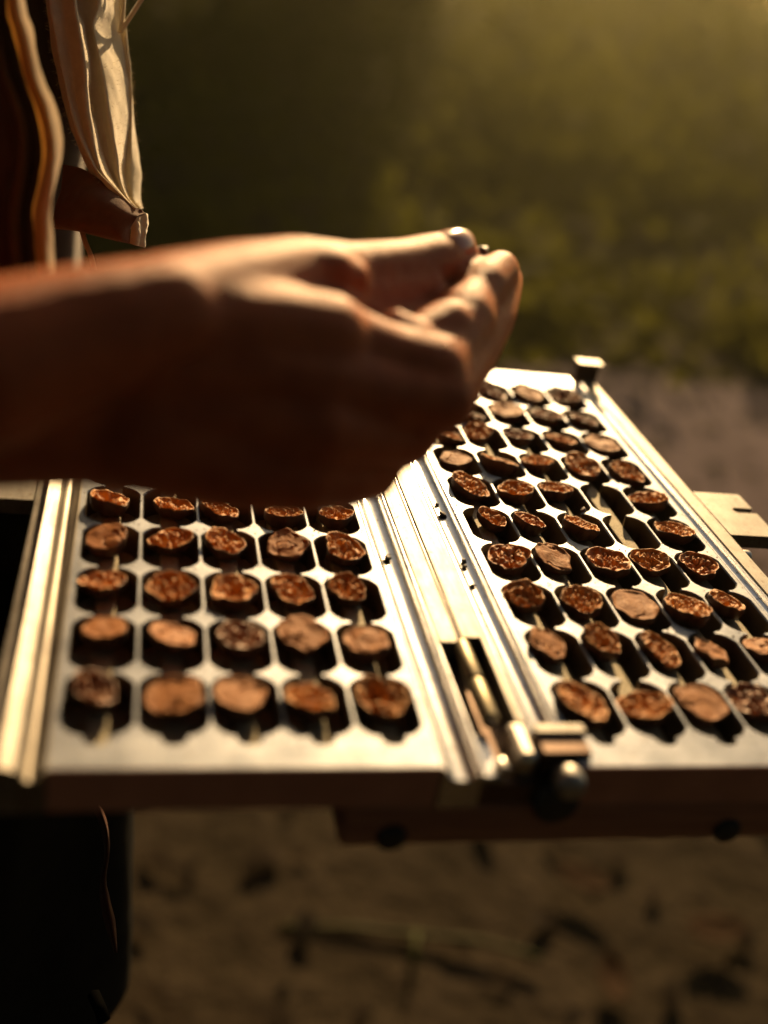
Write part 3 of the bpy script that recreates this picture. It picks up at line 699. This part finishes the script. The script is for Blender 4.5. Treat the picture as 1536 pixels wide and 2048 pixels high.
# back and sleeves of the shirt
rows = []
for z in np.linspace(.93, 1.43, 12):
    t = (z - .93) / .50; rx = .145 - .03 * t; ry = .205 - .03 * t; row = []
    for k in range(19):
        a = R(60 + 235 * k / 18); row.append((-.150 + rx * math.cos(a), .25 + ry * math.sin(a), z))
    rows.append(row)
surf('shirt_back', rows, 100, 50, M['khaki'], .006, .001, wscale=22)
for sh_, el_ in ((shR, elbow), (shL, eL)):
    ax = el_ - sh_; rows = []
    for t in np.linspace(-.08, .88, 9):
        c_ = sh_ + ax * t; a1 = ax.orthogonal().normalized(); a2 = ax.cross(a1).normalized(); rr = .070 - .012 * t
        rows.append([c_ + (a1 * math.cos(2 * math.pi * k / 16) + a2 * math.sin(2 * math.pi * k / 16)) * rr for k in range(17)])
    surf('sleeve', rows, 60, 40, M['khaki'], .005, .0012, wscale=26)
# drawcords and a loose thread
def cordobj(name, pts, rad, material, parent=person):
    P = spline([tuple(p) for p in pts], 24); V, F = tube([Vector(p) for p in P], rad, 6); return put(link(name, mesh(name, V, F), material), parent)
cordobj('cord', [at(258, -260, 22.3), at(252, -100, 22.2), at(247, 0, 22.1), at(244, 40, 22.1), at(240, 66, 22.1)], .0011, M['khaki'])
cordobj('cord', [at(340, -120, 22.4), at(306, -40, 22.2), at(281, 2, 22.1), at(258, 38, 22.1), at(241, 64, 22.1)], .0011, M['khaki'])
cordobj('loose_thread', [at(164, 462, 20.6), at(172, 488, 20.5), at(182, 512, 20.4), at(190, 545, 20.3)], .0012, M['khaki'])
# black shorts: two legs and a seat
def leg_rows(cx, cy, flare, hem, front):
    rows = []
    for t in np.linspace(0, 1, 9):
        z = .93 + (hem - .93) * t; row = []
        for k in range(25):
            a = 2 * math.pi * k / 24; r_ = .094 + flare * t + .006 * math.sin(5 * a + 3 * t)
            row.append((cx + (r_ + front) * math.cos(a), cy + r_ * math.sin(a), z + (.012 * math.cos(a) if t > .95 else 0)))
        rows.append(row)
    return rows
rows = []
for z in np.linspace(.76, .985, 7):
    t = (z - .76) / .225; rows.append([(-.135 + (.128 - .012 * t) * math.cos(2 * math.pi * k / 32), .25 + (.185 - .008 * t) * math.sin(2 * math.pi * k / 32), z) for k in range(33)])
surf('shorts_seat', rows, 120, 40, M['black'], .004, .0015, wscale=22)
surf('shorts_leg', leg_rows(-.085, .185, .016, .635, .004), 100, 50, M['black'], .004, .0015, wscale=24)
surf('shorts_leg', leg_rows(-.105, .33, .012, .66, 0), 100, 50, M['black'], .004, .0015, wscale=24)

rows = [[at(x - w_, y, 20.9), at(x, y, 20.3), at(x + w_ * .7, y, 20.6)] for x, y, w_ in ((186, 1600, 7), (200, 1625, 10), (212, 1662, 9), (214, 1710, 4), (207, 1760, 4), (211, 1800, 8), (222, 1850, 10), (232, 1905, 3))]
surf('pocket_edge', rows, 12, 60, M['shade'], .0008, .0008, wscale=90)
cordobj('drawcord_end', [at(188, 1990, 20.6), at(196, 2008, 20.4), at(202, 2022, 20.3), at(208, 2040, 20.3)], .0030, M['matte'])
# ------------------------------------------------------------------ leaf litter and ground things
def leaf_quads(N, place, size, rng):
    V = np.zeros((N * 6, 3)); F = []
    base = np.array([(-1, 0, 0), (-.35, .42, .10), (-.35, -.42, .10), (.35, .40, .10), (.35, -.40, .10), (1, 0, -.08)])
    for i in range(N):
        p, nrm = place(i); s = size * rng.uniform(.6, 1.4)
        a = rng.normal(size=3); a -= nrm * a.dot(nrm); a /= np.linalg.norm(a) + 1e-9; b = np.cross(nrm, a)
        q = base * s; V[i * 6:(i + 1) * 6] = p + np.outer(q[:, 0], a) + np.outer(q[:, 1], b) + np.outer(q[:, 2], nrm)
        o_ = i * 6; F += [(o_, o_ + 2, o_ + 1), (o_ + 1, o_ + 2, o_ + 4, o_ + 3), (o_ + 3, o_ + 4, o_ + 5)]
    return V, F
def leafmat(name, c0, c1, trans, tc):
    m_, n, l, bs = mat(name)
    gi = n.new('ShaderNodeNewGeometry'); rp = ramp(n, [(0, c0), (1, c1)]); l.new(gi.outputs['Random Per Island'], rp.inputs[0]); l.new(rp.outputs[0], bs.inputs['Base Color'])
    bs.inputs['Roughness'].default_value = .8; bs.inputs['Specular IOR Level'].default_value = .03
    tr = n.new('ShaderNodeBsdfTranslucent'); tr.inputs[0].default_value = (*tc, 1); mxs = n.new('ShaderNodeMixShader'); mxs.inputs[0].default_value = trans
    l.new(bs.outputs[0], mxs.inputs[1]); l.new(tr.outputs[0], mxs.inputs[2]); l.new(mxs.outputs[0], n['Material Output'].inputs[0])
    return m_
M['leaf'] = leafmat('foliage', (.014, .019, .005), (.055, .052, .011), .38, (.10, .098, .015))
M['leaf_dark'] = leafmat('dark_foliage', (.020, .026, .008), (.05, .05, .015), .3, (.07, .06, .015))
M['blocker_leaf'] = leafmat('blocker_foliage', (.008, .010, .004), (.016, .017, .006), .1, (.012, .012, .004))  # near black so the added wood bounces little light
M['litter'] = leafmat('leaf_litter', (.006, .004, .002), (.022, .014, .0075), .05, (.06, .035, .015))
M['dry'] = leafmat('dry_leaf', (.02, .011, .007), (.05, .028, .014), .1, (.08, .03, .01))
rng = np.random.default_rng(4)
def place_l(i):
    x, y = rng.uniform(-1.2, 2.6), rng.uniform(.2, 4.6); nn = np.array([rng.normal() * .10, rng.normal() * .10, 1]); nn /= np.linalg.norm(nn)
    return np.array([x, y, ground_z(x, y) + .012]), nn
V, F = leaf_quads(1500, place_l, .026, rng)
tag(link('leaf_litter', mesh('leaf_litter', V, F), M['litter']), 'scattered dry brown leaves on the soil', 'leaves', kind='stuff')
def gp(px, py):
    r_ = ray(px, py); zg = (0.01 - ZT) / U; q = CAM + r_ * ((zg - CAM[2]) / r_[2]); return Vector((q[0] * U, q[1] * U, 0.01))
m_, n, l, bs = mat('green_stem'); bs.inputs['Specular IOR Level'].default_value = .05; bs.inputs['Base Color'].default_value = (.030, .034, .007, 1); bs.inputs['Roughness'].default_value = .5; M['stem'] = m_
P = spline([tuple(gp(x, y) + Vector((0, 0, .02))) for x, y in ((560, 1862), (700, 1864), (830, 1878), (960, 1892), (1080, 1925))], 30) - np.array([0, 0, .012])
V, F = tube([Vector(p) for p in P], [.0042 + .0006 * math.sin(i) for i in range(30)], 8)
tw = empty('fallen_stem', gp(830, 1878)); tag(tw, 'fallen yellow-green plant stem lying on the brown soil', 'stem')
put(link('stem', mesh('stem', V, F), M['stem']), tw)
P = [gp(828, 1880) + Vector((0, 0, .018)), gp(826, 1920) + Vector((0, 0, .015)), gp(815, 1990) + Vector((0, 0, .01))]
V, F = tube(P, [.005, .004, .003], 8); put(link('side_shoot', mesh('side_shoot', V, F), M['stem']), tw)
for i, (px, py, sz, lab) in enumerate([(1425, 1872, .05, 'dark curled dry leaf on the soil at lower right'), (1222, 1970, .042, 'small dark curled leaf near the bottom edge'), (1160, 1770, .045, 'dark dry leaf just below the tray base')]):
    G = []; c_ = gp(px, py); ro = i * 1.3
    for a in np.linspace(-1, 1, 12):
        wd = (1 - a * a) ** .6 * .5 + .01; row = []
        for b in np.linspace(-1, 1, 8):
            x, y = a * sz, b * wd * sz; row.append(c_ + Vector((x * math.cos(ro) - y * math.sin(ro), x * math.sin(ro) + y * math.cos(ro), .012 + .35 * sz * (b * wd) ** 2 + .2 * sz * a * a + .004 * noise.noise(Vector((a * 3, b * 3, i))))))
        G.append(row)
    o = link('dry_leaf', grid_mesh('dry_leaf', G), M['dry']); o.modifiers.new('t', 'SOLIDIFY').thickness = .0012; tag(o, lab, 'leaf', 'dry leaves on the soil')
# ------------------------------------------------------------------ undergrowth and trees
def blob_leaves(name, blobs, N, size, material, seed):
    rng = np.random.default_rng(seed); B = np.array([b[:6] for b in blobs]); wgt = np.array([max(b[3] * b[4] * b[5], .02) for b in blobs]); wgt /= wgt.sum()
    ix = rng.choice(len(B), N, p=wgt)
    def pl(i):
        b = B[ix[i]]; d = rng.normal(size=3); d /= np.linalg.norm(d); r_ = rng.uniform(.35, 1) ** .6
        nn = d + rng.normal(size=3) * .6; nn /= np.linalg.norm(nn); p = b[:3] + d * r_ * b[3:6]; p[2] = max(p[2], .03)
        return p, nn
    V, F = leaf_quads(N, pl, size, rng); return mesh(name, V, F)
rb = random.Random(11); YF = 2.95
blobs = []
for i in range(300):
    y = YF + .05 + 7.0 * rb.random() ** 1.35; x = rb.uniform(-1.6 - .25 * y, 2.0 + .75 * y); y += .05 * abs(x - 1); hgt = (.20 + .19 * (y - YF)) * rb.uniform(.75, 1.25)
    k = .22 + .05 * (y - YF); blobs.append((x, y, hgt * .45, k * rb.uniform(.8, 1.5), k * rb.uniform(.8, 1.3), hgt * .55))
for i in range(110):
    x = rb.uniform(-1.5, 4.2); blobs.append((x, rb.uniform(YF, YF + .8) + .03 * abs(x - 1), .07, rb.uniform(.16, .3), rb.uniform(.14, .22), rb.uniform(.10, .2)))
for i in range(110):
    x = rb.uniform(-5, 14); y = rb.uniform(8.5, 14); hgt = 1.5 + .16 * (y - 8.5) + rb.uniform(-.2, .35); blobs.append((x, y, hgt * .5, rb.uniform(.5, .9), rb.uniform(.5, .8), hgt * .5))
tag(link('undergrowth', blob_leaves('undergrowth', blobs, 110000, .045, M['leaf'], 5), M['leaf']), 'bank of blurred green undergrowth behind the tray', 'undergrowth', kind='stuff')
M['bark'] = metal('bark', (.05, .03, .02), (.11, .075, .05), .8, .95, 0.0, (40, 40, 8), .8)
def tree(x, y, h, spread, label, seed, n=14000):
    t = empty('tree', (x, y, 0)); rb = random.Random(seed); tag(t, label, 'tree', 'added trees shading the undergrowth')
    pts = [Vector((x + .12 * noise.noise(Vector((seed, k * .6, 0))) * k, y, h * .62 * k / 6)) for k in range(7)]
    V, F = tube(pts, [.13 * (1 - .1 * k) for k in range(7)], 12); nV = len(V); bl = []
    for k in range(9):
        a = rb.uniform(0, 6.28); p0 = pts[2 + k % 5]; q = p0 + Vector((math.cos(a) * spread * .7, math.sin(a) * spread * .7, h * .18))
        v2, f2 = tube([p0, p0.lerp(q, .5) + Vector((0, 0, .08)), q], [.05, .035, .015], 8); F += [tuple(i + len(V) for i in f) for f in f2]; V += v2
        bl.append((q.x, q.y, q.z, spread * rb.uniform(.35, .6), spread * rb.uniform(.35, .6), h * rb.uniform(.12, .2)))
    for k in range(10):
        a = rb.uniform(0, 6.28); r_ = spread * rb.uniform(0, .8); bl.append((x + math.cos(a) * r_, y + math.sin(a) * r_, h * rb.uniform(.3, .92), spread * .5, spread * .5, h * .14))
    put(link('trunk', mesh('trunk', V, F), M['bark']), t)
    put(link('crown', blob_leaves('crown', bl, n, .06, M['leaf_dark'], seed), M['leaf_dark']), t)
tree(-2.4, 7.6, 4.6, 1.3, 'leftmost added shading tree behind the shirt', 3)  # trees added so their shade darkens the undergrowth at left
tree(-.3, 8.2, 4.4, 1.2, 'added shading tree between the shirt and the hand', 4)
tree(1.5, 8.6, 4.0, .9, 'added shading tree straight behind the pinching fingers', 6)

tree(2.05, 8.9, 4.2, .6, 'slender added shading tree right of the one behind the fingers', 8, 7000)  # added to keep sun off the haze at left and centre
# added unseen wood around and above the camera, blocking sky light from near sides
blobs = []
for i in range(130):
    a = R(rb.uniform(125, 345)); r_ = rb.uniform(3.4, 6.5); x, y = r_ * math.cos(a), r_ * math.sin(a) - .2
    blobs.append((x, y, rb.uniform(.3, 6.5), rb.uniform(.6, 1.1), rb.uniform(.6, 1.1), rb.uniform(.5, 1.0)))
for i in range(60):
    x, y = rb.uniform(-5, 5), rb.uniform(-6, 1.6); blobs.append((x, y, rb.uniform(5.2, 7.0), rb.uniform(.8, 1.2), rb.uniform(.8, 1.2), rb.uniform(.4, .7)))
tag(link('sky_blocker_wood', blob_leaves('sky_blocker_wood', blobs, 34000, .16, M['blocker_leaf'], 9), M['blocker_leaf']), 'added unseen wood behind the camera, blocking sky light', 'wood', kind='stuff')

# haze volume added to imitate the veiling glow of lens flare
bm = bmesh.new(); bmesh.ops.create_cube(bm, size=1); me = bpy.data.meshes.new('haze')
for v_ in bm.verts: v_.co = Vector((v_.co.x * 1400, v_.co.y * 1400, v_.co.z * 11 + 4.4))
bm.to_mesh(me); bm.free(); hz = link('haze', me, None, None, False); tag(hz, kind='stuff', label='added warm haze imitating a veil of lens flare', cat='haze')
m_ = bpy.data.materials.new('haze'); m_.use_nodes = True; n = m_.node_tree.nodes; l = m_.node_tree.links; n.remove(n['Principled BSDF'])
pv = n.new('ShaderNodeVolumePrincipled'); pv.inputs['Color'].default_value = (.88, .86, .50, 1); pv.inputs['Density'].default_value = HAZE; pv.inputs['Anisotropy'].default_value = .8
l.new(pv.outputs[0], n['Material Output'].inputs['Volume']); me.materials.append(m_)
